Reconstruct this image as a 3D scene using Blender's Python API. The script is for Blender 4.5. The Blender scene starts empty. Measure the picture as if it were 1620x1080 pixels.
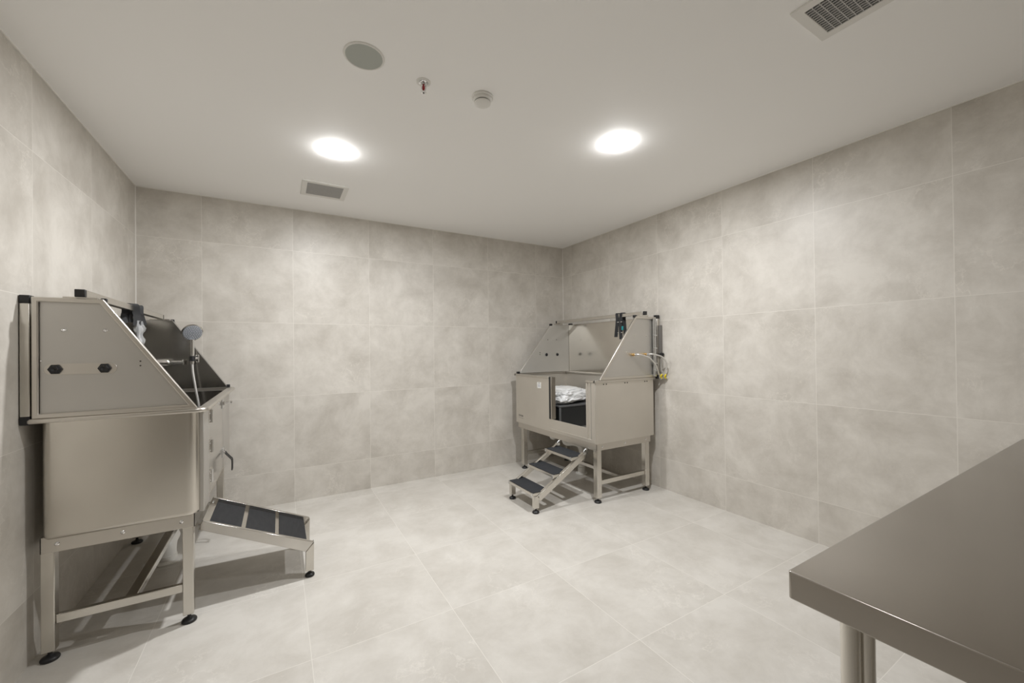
import bpy, bmesh, math, random
from mathutils import Vector, Matrix, noise as mnoise
PI = math.pi
random.seed(7)
SC = bpy.context.scene
COL = SC.collection
W, H, YF = 3.741, 2.4, -5.6          # room width, height, front wall

# ------------------------------------------------------------------ materials
def mat(name):
    m = bpy.data.materials.new(name); m.use_nodes = True
    nt = m.node_tree
    return m, nt, nt.nodes['Principled BSDF']

def plain(name, col, rough=.5, metal=0., spec=.5, emit=None, alpha=None, trans=None, coat=0.):
    m, nt, b = mat(name)
    b.inputs['Base Color'].default_value = (*col, 1)
    b.inputs['Roughness'].default_value = rough
    b.inputs['Metallic'].default_value = metal
    b.inputs['Specular IOR Level'].default_value = spec
    if coat: b.inputs['Coat Weight'].default_value = coat
    if trans is not None: b.inputs['Transmission Weight'].default_value = trans
    if emit:
        b.inputs['Emission Color'].default_value = (*emit[0], 1)
        b.inputs['Emission Strength'].default_value = emit[1]
    return m

def steel(name, col, rough, brush=(1, 1, 60), amp=.06, aniso=0.):
    """stainless sheet: metal with a fine procedural brush grain in the roughness"""
    m, nt, b = mat(name)
    N, L = nt.nodes, nt.links
    b.inputs['Metallic'].default_value = 1.
    geo = N.new('ShaderNodeNewGeometry')
    mp = N.new('ShaderNodeMapping'); mp.inputs['Scale'].default_value = brush
    L.new(geo.outputs['Position'], mp.inputs['Vector'])
    n = N.new('ShaderNodeTexNoise'); n.inputs['Scale'].default_value = 8.; n.inputs['Detail'].default_value = 4.
    L.new(mp.outputs['Vector'], n.inputs['Vector'])
    mr = N.new('ShaderNodeMapRange')
    mr.inputs['To Min'].default_value = max(.02, rough - amp); mr.inputs['To Max'].default_value = rough + amp
    L.new(n.outputs['Fac'], mr.inputs['Value']); L.new(mr.outputs['Result'], b.inputs['Roughness'])
    n2 = N.new('ShaderNodeTexNoise'); n2.inputs['Scale'].default_value = 2.2; n2.inputs['Detail'].default_value = 3.
    L.new(geo.outputs['Position'], n2.inputs['Vector'])
    cr = N.new('ShaderNodeValToRGB')
    cr.color_ramp.elements[0].position = .3; cr.color_ramp.elements[1].position = .7
    cr.color_ramp.elements[0].color = (*[c * .94 for c in col], 1)
    cr.color_ramp.elements[1].color = (*[min(1, c * 1.04) for c in col], 1)
    L.new(n2.outputs['Fac'], cr.inputs['Fac']); L.new(cr.outputs['Color'], b.inputs['Base Color'])
    return m

def tile_mat(name, c_lo, c_hi, rough, grout):
    """stone-look porcelain, 597 mm grid shared by the floor and the walls, each tile its own cloud pattern"""
    m, nt, b = mat(name)
    N, L = nt.nodes, nt.links
    def math_(op, a, bb=None, cc=None):
        n = N.new('ShaderNodeMath'); n.operation = op
        for i, v in enumerate((a, bb, cc)):
            if v is None: continue
            if isinstance(v, (int, float)): n.inputs[i].default_value = v
            else: L.new(v, n.inputs[i])
        return n.outputs[0]
    geo = N.new('ShaderNodeNewGeometry')
    sp = N.new('ShaderNodeSeparateXYZ'); L.new(geo.outputs['Position'], sp.inputs[0])
    sn = N.new('ShaderNodeSeparateXYZ'); L.new(geo.outputs['Normal'], sn.inputs[0])
    ids, lines = [], []
    for ax, off, size in (('X', -.983, .597), ('Y', -1.944, .5945), ('Z', .266, .596)):
        t = math_('DIVIDE', math_('SUBTRACT', sp.outputs[ax], off), size)
        ids.append(math_('FLOOR', t))
        d = math_('MULTIPLY', math_('ABSOLUTE', math_('SUBTRACT', math_('FRACT', math_('ADD', t, .5)), .5)), size)
        line = math_('LESS_THAN', d, .0012)
        flat = math_('LESS_THAN', math_('ABSOLUTE', sn.outputs[ax]), .5)
        lines.append(math_('MULTIPLY', line, flat))
    g = math_('MAXIMUM', math_('MAXIMUM', lines[0], lines[1]), lines[2])
    cid = N.new('ShaderNodeCombineXYZ')
    for i in range(3): L.new(ids[i], cid.inputs[i])
    wn = N.new('ShaderNodeTexWhiteNoise'); wn.noise_dimensions = '3D'; L.new(cid.outputs[0], wn.inputs['Vector'])
    vs = N.new('ShaderNodeVectorMath'); vs.operation = 'MULTIPLY_ADD'
    L.new(wn.outputs['Color'], vs.inputs[0]); vs.inputs[1].default_value = (9, 9, 9); L.new(geo.outputs['Position'], vs.inputs[2])
    n1 = N.new('ShaderNodeTexNoise'); n1.inputs['Scale'].default_value = 4.; n1.inputs['Detail'].default_value = 9.
    n1.inputs['Roughness'].default_value = .68; n1.inputs['Distortion'].default_value = .25
    L.new(vs.outputs[0], n1.inputs['Vector'])
    cr = N.new('ShaderNodeValToRGB')
    cr.color_ramp.elements[0].position = .33; cr.color_ramp.elements[1].position = .64
    cr.color_ramp.elements[0].color = (*c_lo, 1); cr.color_ramp.elements[1].color = (*c_hi, 1)
    L.new(n1.outputs['Fac'], cr.inputs['Fac'])
    # fine pale veins
    n2 = N.new('ShaderNodeTexNoise'); n2.inputs['Scale'].default_value = 7.; n2.inputs['Detail'].default_value = 7.
    n2.inputs['Roughness'].default_value = .62; n2.inputs['Distortion'].default_value = .25; L.new(vs.outputs[0], n2.inputs['Vector'])
    v = math_('ABSOLUTE', math_('SUBTRACT', n2.outputs['Fac'], .5))
    vr = N.new('ShaderNodeMapRange'); vr.inputs['From Min'].default_value = 0.; vr.inputs['From Max'].default_value = .018
    vr.inputs['To Min'].default_value = 1.; vr.inputs['To Max'].default_value = 0.
    L.new(v, vr.inputs['Value'])
    n3 = N.new('ShaderNodeTexNoise'); n3.inputs['Scale'].default_value = 2.4; L.new(vs.outputs[0], n3.inputs['Vector'])
    gate = N.new('ShaderNodeMapRange'); gate.inputs['From Min'].default_value = .48; gate.inputs['From Max'].default_value = .68
    L.new(n3.outputs['Fac'], gate.inputs['Value'])
    vf = math_('MULTIPLY', math_('MULTIPLY', vr.outputs['Result'], gate.outputs['Result']), .42)
    mx = N.new('ShaderNodeMix'); mx.data_type = 'RGBA'; L.new(vf, mx.inputs[0])
    L.new(cr.outputs['Color'], mx.inputs[6]); mx.inputs[7].default_value = (*[min(1, c * 1.22) for c in c_hi], 1)
    mg = N.new('ShaderNodeMix'); mg.data_type = 'RGBA'; L.new(g, mg.inputs[0])
    L.new(mx.outputs[2], mg.inputs[6]); mg.inputs[7].default_value = (*grout, 1)
    L.new(mg.outputs[2], b.inputs['Base Color'])
    rr = N.new('ShaderNodeMapRange'); rr.inputs['To Min'].default_value = rough - .08; rr.inputs['To Max'].default_value = rough + .08
    L.new(n1.outputs['Fac'], rr.inputs['Value']); L.new(rr.outputs['Result'], b.inputs['Roughness'])
    b.inputs['Specular IOR Level'].default_value = .35
    return m

def paint_mat(name, col):
    m, nt, b = mat(name)
    N, L = nt.nodes, nt.links
    geo = N.new('ShaderNodeNewGeometry')
    n = N.new('ShaderNodeTexNoise'); n.inputs['Scale'].default_value = 220.; L.new(geo.outputs['Position'], n.inputs['Vector'])
    bp = N.new('ShaderNodeBump'); bp.inputs['Strength'].default_value = .04; bp.inputs['Distance'].default_value = .002
    L.new(n.outputs['Fac'], bp.inputs['Height']); L.new(bp.outputs['Normal'], b.inputs['Normal'])
    b.inputs['Base Color'].default_value = (*col, 1); b.inputs['Roughness'].default_value = .75
    return m

def rubber_mat(name, col, scale, axis):
    m, nt, b = mat(name)
    N, L = nt.nodes, nt.links
    geo = N.new('ShaderNodeNewGeometry')
    n = N.new('ShaderNodeTexNoise'); n.inputs['Scale'].default_value = 14.; n.inputs['Detail'].default_value = 5.
    mp = N.new('ShaderNodeMapping'); mp.inputs['Scale'].default_value = (1, 5, 1) if axis == 'Y' else (5, 1, 1)
    L.new(geo.outputs['Position'], mp.inputs[0]); L.new(mp.outputs[0], n.inputs['Vector'])
    cr = N.new('ShaderNodeValToRGB'); cr.color_ramp.elements[0].position = .35; cr.color_ramp.elements[1].position = .75
    cr.color_ramp.elements[0].color = (*col, 1); cr.color_ramp.elements[1].color = (*[c * 1.35 for c in col], 1)
    L.new(n.outputs['Fac'], cr.inputs['Fac']); L.new(cr.outputs['Color'], b.inputs['Base Color'])
    w = N.new('ShaderNodeTexWave'); w.wave_type = 'BANDS'; w.bands_direction = axis; w.inputs['Scale'].default_value = scale
    L.new(geo.outputs['Position'], w.inputs['Vector'])
    bp = N.new('ShaderNodeBump'); bp.inputs['Strength'].default_value = .35; bp.inputs['Distance'].default_value = .001
    L.new(w.outputs['Fac'], bp.inputs['Height']); L.new(bp.outputs['Normal'], b.inputs['Normal'])
    b.inputs['Roughness'].default_value = .75; b.inputs['Specular IOR Level'].default_value = .3
    return m

def braid_mat(name):
    m, nt, b = mat(name)
    N, L = nt.nodes, nt.links
    tc = N.new('ShaderNodeTexCoord')
    v = N.new('ShaderNodeTexVoronoi'); v.inputs['Scale'].default_value = 320.
    L.new(tc.outputs['Object'], v.inputs['Vector'])
    bp = N.new('ShaderNodeBump'); bp.inputs['Strength'].default_value = .5; bp.inputs['Distance'].default_value = .001
    L.new(v.outputs['Distance'], bp.inputs['Height']); L.new(bp.outputs['Normal'], b.inputs['Normal'])
    b.inputs['Metallic'].default_value = .8; b.inputs['Base Color'].default_value = (.72, .71, .69, 1); b.inputs['Roughness'].default_value = .35
    return m

M = dict(
    wall=tile_mat('wall tile', (.465, .434, .388), (.615, .585, .536), .40, (.68, .65, .60)),
    floor=tile_mat('floor tile', (.49, .464, .422), (.605, .582, .542), .36, (.68, .655, .61)),
    ceil=paint_mat('ceiling paint', (.93, .925, .915)),
    bead=plain('white trim', (.78, .76, .72), .5),
    steel=steel('brushed steel', (.62, .59, .545), .33, (1, 1, 30), .03),
    sheet=steel('satin steel sheet', (.59, .575, .55), .44, (1, 1, 30), .03),
    inner=steel('reflection-dark steel sheet', (.40, .39, .37), .17, (6, 6, 1), .02),  # base darkened to carry the dark reflections inside the left bath
    tube=steel('steel tube', (.66, .635, .59), .24, (1, 1, 3), .02),
    polish=steel('polished steel', (.62, .60, .57), .13, (1, 1, 2), .015),
    mirrorsheet=steel('polished back sheet', (.68, .65, .60), .16, (3, 3, 3), .02),
    lbody=steel('satin rolled sheet', (.63, .60, .55), .25, (1, 1, 4), .02),
    bathsheet=steel('bath body sheet', (.71, .68, .63), .5, (1, 1, 6), .02),
    lining=steel('reflection-lit steel sheet', (.76, .75, .72), .5, (1, 1, 6), .03),  # base lightened to carry light reflected by the right bath's far panel
    top=steel('steel bench top', (.365, .340, .308), .19, (6, 1, 1), .01),
    chrome=plain('chrome', (.78, .78, .78), .08, 1.),
    zinc=steel('galvanised pipe', (.72, .73, .73), .25, (1, 1, 3), .04),
    black=plain('black plastic', (.012, .012, .013), .42),
    crate=plain('black box plastic', (.014, .015, .016), .5),
    cratetop=plain('dark grey box lid', (.09, .092, .095), .5),
    rubber=rubber_mat('ribbed rubber', (.023, .025, .029), 60., 'Y'),
    rubberx=rubber_mat('scuffed rubber', (.019, .0195, .021), 60., 'X'),
    pvc=plain('white pvc', (.74, .73, .70), .35),
    white=plain('white plastic', (.76, .75, .72), .45),
    grille=plain('grey grille cloth', (.43, .45, .42), .8),
    ventgrey=plain('grey vent metal', (.45, .445, .435), .55),
    ventdark=plain('vent void', (.02, .02, .02), .8),
    red=plain('red glass bulb', (.35, .012, .02), .15),
    brass=plain('brass', (.72, .48, .2), .25, 1.),
    yellow=plain('yellow plastic', (.85, .68, .02), .4),
    strap=plain('black webbing', (.012, .012, .013), .7),
    teal=plain('teal tag', (.01, .22, .24), .5),
    braid=braid_mat('braided hose'),
    face=plain('grey nozzle face', (.21, .225, .25), .4),
    darkbar=plain('dark grey trunking', (.16, .15, .14), .5),
    gunmetal=plain('dark plated steel', (.07, .068, .065), .35, .6),
    label=plain('white label', (.78, .78, .76), .5),
    ink=plain('dark ink', (.06, .055, .05), .6),
    inkfaint=plain('faint ink', (.30, .28, .25), .6),
    greyink=plain('pale grey print', (.55, .56, .58), .6),
    bag=plain('white polythene', (.80, .81, .82), .28, spec=.6),
    lens=plain('lit diffuser', (.9, .9, .9), .5, emit=((1., .995, .985), 70.)),
)
# clear film
cm, nt, b = mat('clear film')
b.inputs['Base Color'].default_value = (.95, .96, .97, 1); b.inputs['Roughness'].default_value = .12
b.inputs['Alpha'].default_value = .26
M['film'] = cm

# ------------------------------------------------------------------ mesh builder
ORIG = {}
class MB:
    def __init__(s): s.bm = bmesh.new(); s.sm = False
    def box(s, a, b):
        a, b = Vector(a), Vector(b)
        lo = Vector(map(min, a, b)); hi = Vector(map(max, a, b))
        v = [s.bm.verts.new((x, y, z)) for x in (lo.x, hi.x) for y in (lo.y, hi.y) for z in (lo.z, hi.z)]
        for f in ((0, 1, 3, 2), (4, 6, 7, 5), (0, 4, 5, 1), (2, 3, 7, 6), (0, 2, 6, 4), (1, 5, 7, 3)):
            s.bm.faces.new([v[i] for i in f])
        return s
    def bar(s, p, q, w, h, up=(0, 0, 1)):
        """rectangular bar from p to q, w across, h along up"""
        p, q = Vector(p), Vector(q); d = (q - p).normalized(); up = Vector(up)
        r = d.cross(up).normalized(); u = r.cross(d).normalized()
        v = [s.bm.verts.new(c + r * i * w / 2 + u * j * h / 2) for c in (p, q) for i in (-1, 1) for j in (-1, 1)]
        for f in ((0, 1, 3, 2), (4, 6, 7, 5), (0, 4, 5, 1), (2, 3, 7, 6), (0, 2, 6, 4), (1, 5, 7, 3)):
            s.bm.faces.new([v[i] for i in f])
        return s
    def prism(s, pts, vec):
        vec = Vector(vec); pts = [Vector(p) for p in pts]
        a = [s.bm.verts.new(p) for p in pts]; b = [s.bm.verts.new(p + vec) for p in pts]
        n = len(pts)
        s.bm.faces.new(a[::-1]); s.bm.faces.new(b)
        for i in range(n): s.bm.faces.new((a[i], a[(i + 1) % n], b[(i + 1) % n], b[i]))
        return s
    def ring(s, outer, inner, vec):
        vec = Vector(vec); n = len(outer)
        A = [s.bm.verts.new(Vector(p)) for p in outer]; B = [s.bm.verts.new(Vector(p)) for p in inner]
        C = [s.bm.verts.new(Vector(p) + vec) for p in outer]; D = [s.bm.verts.new(Vector(p) + vec) for p in inner]
        for i in range(n):
            j = (i + 1) % n
            for q in ((A[i], A[j], B[j], B[i]), (C[i], D[i], D[j], C[j]), (A[i], C[i], C[j], A[j]), (B[i], B[j], D[j], D[i])):
                s.bm.faces.new(q)
        return s
    def tube(s, pts, r, seg=14, cap=True, closed=False):
        pts = [Vector(p) for p in pts]; n = len(pts)
        rr = r if isinstance(r, (list, tuple)) else [r] * n
        tan = []
        for i in range(n):
            a = pts[i - 1] if (i > 0 or closed) else pts[i]; c = pts[(i + 1) % n] if (i < n - 1 or closed) else pts[i]
            tan.append((c - a).normalized())
        ref = Vector((0, 0, 1)) if abs(tan[0].z) < .9 else Vector((1, 0, 0))
        u = tan[0].cross(ref).normalized(); loops = []
        for i in range(n):
            u = (u - tan[i] * u.dot(tan[i])).normalized(); v = tan[i].cross(u)
            loops.append([s.bm.verts.new(pts[i] + (u * math.cos(2 * PI * k / seg) + v * math.sin(2 * PI * k / seg)) * rr[i]) for k in range(seg)])
        for i in range(n if closed else n - 1):
            A, B = loops[i], loops[(i + 1) % n]
            for k in range(seg): s.bm.faces.new((A[k], A[(k + 1) % seg], B[(k + 1) % seg], B[k]))
        if cap and not closed: s.bm.faces.new(loops[0][::-1]); s.bm.faces.new(loops[-1])
        s.sm = True
        return s
    def cyl(s, p, q, r, seg=20): return s.tube([p, q], r, seg)
    def lathe(s, c, axis, prof, seg=32):
        """prof: (radius, distance along axis)"""
        c, ax = Vector(c), Vector(axis).normalized()
        return s.tube_prof(c, ax, prof, seg)
    def tube_prof(s, c, ax, prof, seg):
        ref = Vector((0, 0, 1)) if abs(ax.z) < .9 else Vector((1, 0, 0))
        u = ax.cross(ref).normalized(); v = ax.cross(u); loops = []
        for r, h in prof:
            r = max(r, 1e-5)
            loops.append([s.bm.verts.new(c + ax * h + (u * math.cos(2 * PI * k / seg) + v * math.sin(2 * PI * k / seg)) * r) for k in range(seg)])
        for A, B in zip(loops, loops[1:]):
            for k in range(seg): s.bm.faces.new((A[k], A[(k + 1) % seg], B[(k + 1) % seg], B[k]))
        s.bm.faces.new(loops[0][::-1]); s.bm.faces.new(loops[-1])
        s.sm = True
        return s
    def loops(s, lps, cap0=True, cap1=True):
        L = [[s.bm.verts.new(Vector(p)) for p in lp] for lp in lps]; n = len(L[0])
        for A, B in zip(L, L[1:]):
            for k in range(n): s.bm.faces.new((A[k], A[(k + 1) % n], B[(k + 1) % n], B[k]))
        if cap0: s.bm.faces.new(L[0][::-1])
        if cap1: s.bm.faces.new(L[-1])
        return s
    def build(s, name, m, parent=None, bevel=0., smooth=None, seg=2, origin=None):
        o_ = origin or (ORIG.get(parent.name) if parent else None) or Vector((0, 0, 0))
        bmesh.ops.recalc_face_normals(s.bm, faces=s.bm.faces)
        bmesh.ops.translate(s.bm, vec=-o_, verts=s.bm.verts)
        me = bpy.data.meshes.new(name); s.bm.to_mesh(me); s.bm.free()
        me.materials.append(M[m])
        o = bpy.data.objects.new(name, me); COL.objects.link(o)
        if parent: o.parent = parent
        else: o.location = o_
        ORIG[o.name] = o_
        if bevel:
            md = o.modifiers.new('bevel', 'BEVEL'); md.width = bevel; md.segments = seg; md.limit_method = 'ANGLE'; md.angle_limit = math.radians(40)
        if smooth or (smooth is None and (s.sm or bevel)):
            me.polygons.foreach_set('use_smooth', [True] * len(me.polygons))
            me.set_sharp_from_angle(angle=math.radians(38))
        return o

def islands(m):
    bm = m.bm; seen = set(); out = []
    for f0 in bm.faces:
        if f0 in seen: continue
        st, grp = [f0], []
        seen.add(f0)
        while st:
            f_ = st.pop(); grp.append(f_)
            for v in f_.verts:
                for g in v.link_faces:
                    if g not in seen: seen.add(g); st.append(g)
        n = MB(); mp = {}
        for f_ in grp:
            for v in f_.verts:
                if v not in mp: mp[v] = n.bm.verts.new(v.co)
            n.bm.faces.new([mp[v] for v in f_.verts])
        n.sm = m.sm; out.append(n)
    return out
def each(m, name, mt, parent, bevel=0., smooth=None):
    for q in islands(m): q.build(name, mt, parent, bevel, smooth)

def thing(name, loc, label, cat, group=None):
    o = bpy.data.objects.new(name, None); COL.objects.link(o); o.location = loc
    o.empty_display_size = .1
    ORIG[o.name] = Vector(loc)
    return tag(o, label, cat, group)
def tag(o, label, cat, group=None):
    o['label'] = label; o['category'] = cat
    if group: o['group'] = group
    return o
def struct(o): o['kind'] = 'structure'; return o
def arc(c, r, a0, a1, n, e1, e2):
    c, e1, e2 = Vector(c), Vector(e1), Vector(e2)
    return [c + e1 * r * math.cos(a0 + (a1 - a0) * i / n) + e2 * r * math.sin(a0 + (a1 - a0) * i / n) for i in range(n + 1)]
def smooth_path(ctrl, n=8):
    P = [Vector(p) for p in ctrl]; P = [P[0] * 2 - P[1]] + P + [P[-1] * 2 - P[-2]]; out = []
    for i in range(1, len(P) - 2):
        a, b, c, d = P[i - 1:i + 3]
        for k in range(n):
            t = k / n
            out.append(.5 * ((2 * b) + (c - a) * t + (2 * a - 5 * b + 4 * c - d) * t * t + (3 * b - a - 3 * c + d) * t ** 3))
    out.append(P[-2]); return out

# ------------------------------------------------------------------ the room
T = .12
def slab(name, a, b, m): return struct(MB().box(a, b).build(name, m))
slab('floor', (-W - T, YF - T, -T), (T, T, 0), 'floor')
slab('ceiling', (-W - T, YF - T, H), (T, T, H + T), 'ceil')
slab('wall_back', (-W, 0, 0), (0, T, H), 'wall')
slab('wall_left', (-W - T, YF, 0), (-W, T, H), 'wall')
slab('wall_right', (0, YF, 0), (T, T, H), 'wall')
slab('wall_front', (-W, YF - T, 0), (0, YF, H), 'wall')
t = .005
slab('trim_1', (-W, -t, H - t), (0, 0, H), 'bead')
slab('trim_2', (-W, YF, H - t), (-W + t, -t, H), 'bead')
slab('trim_3', (-t, YF, H - t), (0, -t, H), 'bead')
slab('trim_4', (-W, -t, 0), (-W + t, 0, H - t), 'bead')
slab('trim_5', (-t, -t, 0), (0, 0, H - t), 'bead')

# ------------------------------------------------------------------ ceiling fittings
def downlight(x, y, label):
    o = thing('downlight', (x, y, H), label, 'ceiling light', 'round downlights lit in the ceiling')
    MB().lathe((x, y, H), (0, 0, -1), [(.060, 0), (.073, 0), (.073, .0012), (.068, .0022), (.062, .0024), (.060, .002)]).build('trim_ring', 'white', o)
    MB().lathe((x, y, H), (0, 0, -1), [(.061, .0), (.061, .008), (.058, .017), (.050, .024), (.036, .0282), (.018, .030), (0, .030)]).build('diffuser', 'lens', o)
    return o
LIGHTS = [(-2.581, -1.205), (-1.194, -2.071), (-2.581, -2.95)]  # third: weak unseen lamp added for the table edge highlight, no fixture
downlight(*LIGHTS[0], 'lit round ceiling downlight nearer the back wall, left of the other')
downlight(*LIGHTS[1], 'lit round ceiling downlight towards the right wall, right of the other')

def vent(x0, x1, y0, y1, border, label, pitch, cross, fill):
    o = thing('ceiling_vent', ((x0 + x1) / 2, (y0 + y1) / 2, H), label, 'vent')
    b_ = border
    MB().ring([(x0 - b_, y0 - b_, H), (x1 + b_, y0 - b_, H), (x1 + b_, y1 + b_, H), (x0 - b_, y1 + b_, H)],
              [(x0, y0, H), (x1, y0, H), (x1, y1, H), (x0, y1, H)], (0, 0, -.008)).build('frame', 'white', o, .002)
    MB().box((x0, y0, H - .0006), (x1, y1, H)).build('backing', 'ventdark', o)
    g = MB(); n = round((x1 - x0) / pitch)
    for i in range(n + 1):
        x = x0 + (x1 - x0) * i / n
        g.box((max(x0, x - pitch * fill), y0, H - .006), (min(x1, x + pitch * fill), y1, H - .001))
    for i in range(1, cross):
        y = y0 + (y1 - y0) * i / cross
        g.box((x0, y - .0016, H - .0065), (x1, y + .0016, H - .001))
    g.build('grille', 'ventgrey', o)
vent(-2.700, -2.468, -.652, -.431, .034, 'small square grey ceiling vent in white frame, by the back wall', .007, 9, .36)
vent(-1.277, -1.100, -3.50, -3.051, .033, 'dark slotted ceiling vent cut off by the top edge of the photo', .0135, 21, .16)

o = thing('ceiling_speaker', (-2.577, -2.070, H), 'round grey ceiling speaker flush in white rim', 'speaker')
MB().lathe((-2.577, -2.07, H), (0, 0, -1), [(.070, 0), (.0785, 0), (.0785, .002), (.075, .005), (.0715, .005), (.070, .003)]).build('rim', 'white', o)
MB().lathe((-2.577, -2.07, H), (0, 0, -1), [(.071, 0), (.071, .0035), (.05, .0042), (0, .0045)]).build('grille', 'grille', o)

c = Vector((-2.323, -2.035, H))
o = thing('fire_sprinkler', c, 'small chrome fire sprinkler with a red bulb in the ceiling', 'sprinkler')
MB().lathe(c, (0, 0, -1), [(.020, 0), (.031, 0), (.031, .002), (.026, .004), (.020, .004)]).build('escutcheon', 'white', o)
MB().lathe(c, (0, 0, -1), [(.020, 0), (.020, .005), (.014, .008), (.010, .008), (.010, .014), (.0, .014)]).build('body', 'chrome', o)
f = MB()
for s_ in (-1, 1):
    f.tube([c + Vector((s_ * .0095, 0, -.010)), c + Vector((s_ * .011, 0, -.022)), c + Vector((s_ * .008, 0, -.034)), c + Vector((s_ * .002, 0, -.041))], .0022, 8)
f.lathe(c + Vector((0, 0, -.039)), (0, 0, -1), [(.004, 0), (.004, .006), (0, .006)], 12)
f.build('frame_arms', 'chrome', o)
MB().lathe(c, (0, 0, -1), [(.003, .013), (.0060, .018), (.0062, .027), (.004, .034), (.001, .038)], 14).build('bulb', 'red', o)
d = MB().lathe(c, (0, 0, -1), [(.004, .044), (.0125, .045), (.0125, .0465), (.004, .0475), (0, .048)], 20)
d.build('deflector', 'chrome', o)
MB().cyl(c + Vector((0, 0, -.0475)), c + Vector((0, 0, -.0495)), .0032, 10).build('screw', 'black', o)

c = Vector((-2.052, -2.068, H))
o = thing('smoke_detector', c, 'white round smoke detector on the ceiling', 'smoke detector')
MB().lathe(c, (0, 0, -1), [(.049, 0), (.050, .002), (.050, .007), (.047, .009), (0, .009)]).build('base', 'white', o)
MB().lathe(c, (0, 0, -1), [(.043, .009), (.043, .017), (.038, .023), (0, .023)]).build('body', 'white', o)
MB().lathe(c, (0, 0, -1), [(.0345, .023), (.0345, .027), (0, .027)]).build('chamber_slot', 'ink', o)
MB().lathe(c, (0, 0, -1), [(.038, .027), (.0375, .032), (.030, .037), (.012, .039), (0, .039)]).build('cap', 'white', o)
MB().lathe(c + Vector((-.004, .040, -.0125)), (0, 0, -1), [(.002, 0), (.0018, .0022), (0, .0026)], 10).build('indicator', 'ink', o)

# ------------------------------------------------------------------ shared bath pieces
def foot(m, c, r=.029):
    c = Vector(c)
    return m.lathe((c.x, c.y, 0), (0, 0, 1), [(r * .93, 0), (r, .004), (r, .008), (r * .86, .014), (r * .5, .018), (r * .36, .021), (.007, .024), (.007, .045)], 28)
def foot_on(parent, x, y, r=.029): foot(MB(), (x, y, 0), r).build('levelling_foot', 'black', parent)
def rrect(x0, x1, y0, y1, r, z, n=6):
    """counter-clockwise rounded rectangle; r may be one radius per corner (x0y0, x1y0, x1y1, x0y1)"""
    rs = r if isinstance(r, (tuple, list)) else [r] * 4
    out = []
    for (cx, cy, a), q in zip(((x0, y0, PI), (x1, y0, -PI / 2), (x1, y1, 0), (x0, y1, PI / 2)), rs):
        q = max(q, 1e-4)
        ox = cx + (q if cx == x0 else -q); oy = cy + (q if cy == y0 else -q)
        for i in range(n + 1):
            b = a + PI / 2 * i / n
            out.append(Vector((ox + q * math.cos(b), oy + q * math.sin(b), z)))
    return out
def inset_poly(pts, d):
    """inset of a convex polygon given as 2-D points, ccw or cw"""
    n = len(pts); area = sum(pts[i][0] * pts[(i + 1) % n][1] - pts[(i + 1) % n][0] * pts[i][1] for i in range(n))
    sg = 1 if area > 0 else -1; out = []
    def line(i):
        a, b = Vector(pts[i]), Vector(pts[(i + 1) % n]); t_ = (b - a).normalized(); nn = Vector((-t_.y, t_.x)) * sg
        return a + nn * d, t_
    for i in range(n):
        p, t1 = line((i - 1) % n); q, t2 = line(i)
        den = t1.x * t2.y - t1.y * t2.x
        k = ((q.x - p.x) * t2.y - (q.y - p.y) * t2.x) / den
        out.append(p + t1 * k)
    return out

class Bath:
    """u = distance out from the wall the bath backs on to"""
    def __init__(s, x0, sg): s.x0, s.sg = x0, sg
    def p(s, u, y, z): return Vector((s.x0 + s.sg * u, y, z))
    def box(s, m, u0, u1, y0, y1, z0, z1): return m.box(s.p(u0, y0, z0), s.p(u1, y1, z1))
    def end_panel(s, root, y, out, poly, lip, plug_u, plug_z):
        """trapezoid splash panel with folded edges; out = -1 faces the room at the near end"""
        P = [s.p(u, y, z) for u, z in poly]
        par = MB().prism(P, (0, -out * .003, 0)).build('end_panel', 'sheet', root)
        inn = inset_poly([Vector(q) for q in poly], lip)
        MB().ring(P, [s.p(q.x, y, q.y) for q in inn], (0, out * .013, 0)).build('folded_edge', 'steel', par, .003)
        return par

# ================================================================== RIGHT BATH
R = Bath(0., -1)
yn, yf = -1.360, -.160
root = thing('pet_bath', R.p(.40, -.75, 0), 'stainless steel pet bath on tube legs in the back right corner, door opening empty', 'bath', 'steel pet baths with splash panels')
# basin, sheet by sheet around the door opening
m = MB()
for a in ((.080, .740, -1.355, -1.350, .470, .968), (.080, .740, -.145, -.140, .470, .968), (.080, .085, -1.35, -.145, .470, .968),
          (.735, .740, -.738, -.145, .470, .968), (.735, .740, -1.35, -1.244, .470, .968), (.735, .740, -1.244, -.738, .470, .585),
          (.085, .735, -1.35, -.145, .470, .488)): R.box(m, *a)
basin = m.build('basin', 'bathsheet', root, .0015)
m = MB()      # outer ledge and folded rim
for a in ((.06, .752, -1.366, -1.340, .951, .972), (.06, .752, -.155, -.128, .951, .972), (.732, .752, -.738, -.130, .951, .972),
          (.732, .752, -1.362, -1.244, .951, .972), (.06, .10, -1.35, -.15, .951, .972)): R.box(m, *a)
m.build('rim', 'steel', root, .004)
m = MB()      # door frame: sill fold, right jamb with its groove
R.box(m, .740, .744, -1.330, -.738, .492, .500); R.box(m, .740, .744, -1.262, -1.244, .50, .95)
R.box(m, .740, .746, -1.352, -1.312, .478, .95)
m.build('door_frame', 'bathsheet', root, .001)
m = MB(); R.box(m, .7395, .7425, -1.312, -1.300, .50, .948); m.build('jamb_groove', 'inkfaint', root)
m = MB(); R.box(m, .700, .748, -.762, -.738, .585, .968); m.build('door_seal', 'black', root, .002)
m = MB(); R.box(m, .700, .746, -.775, -.764, .585, .968); m.build('door_edge', 'steel', root, .001)
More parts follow.
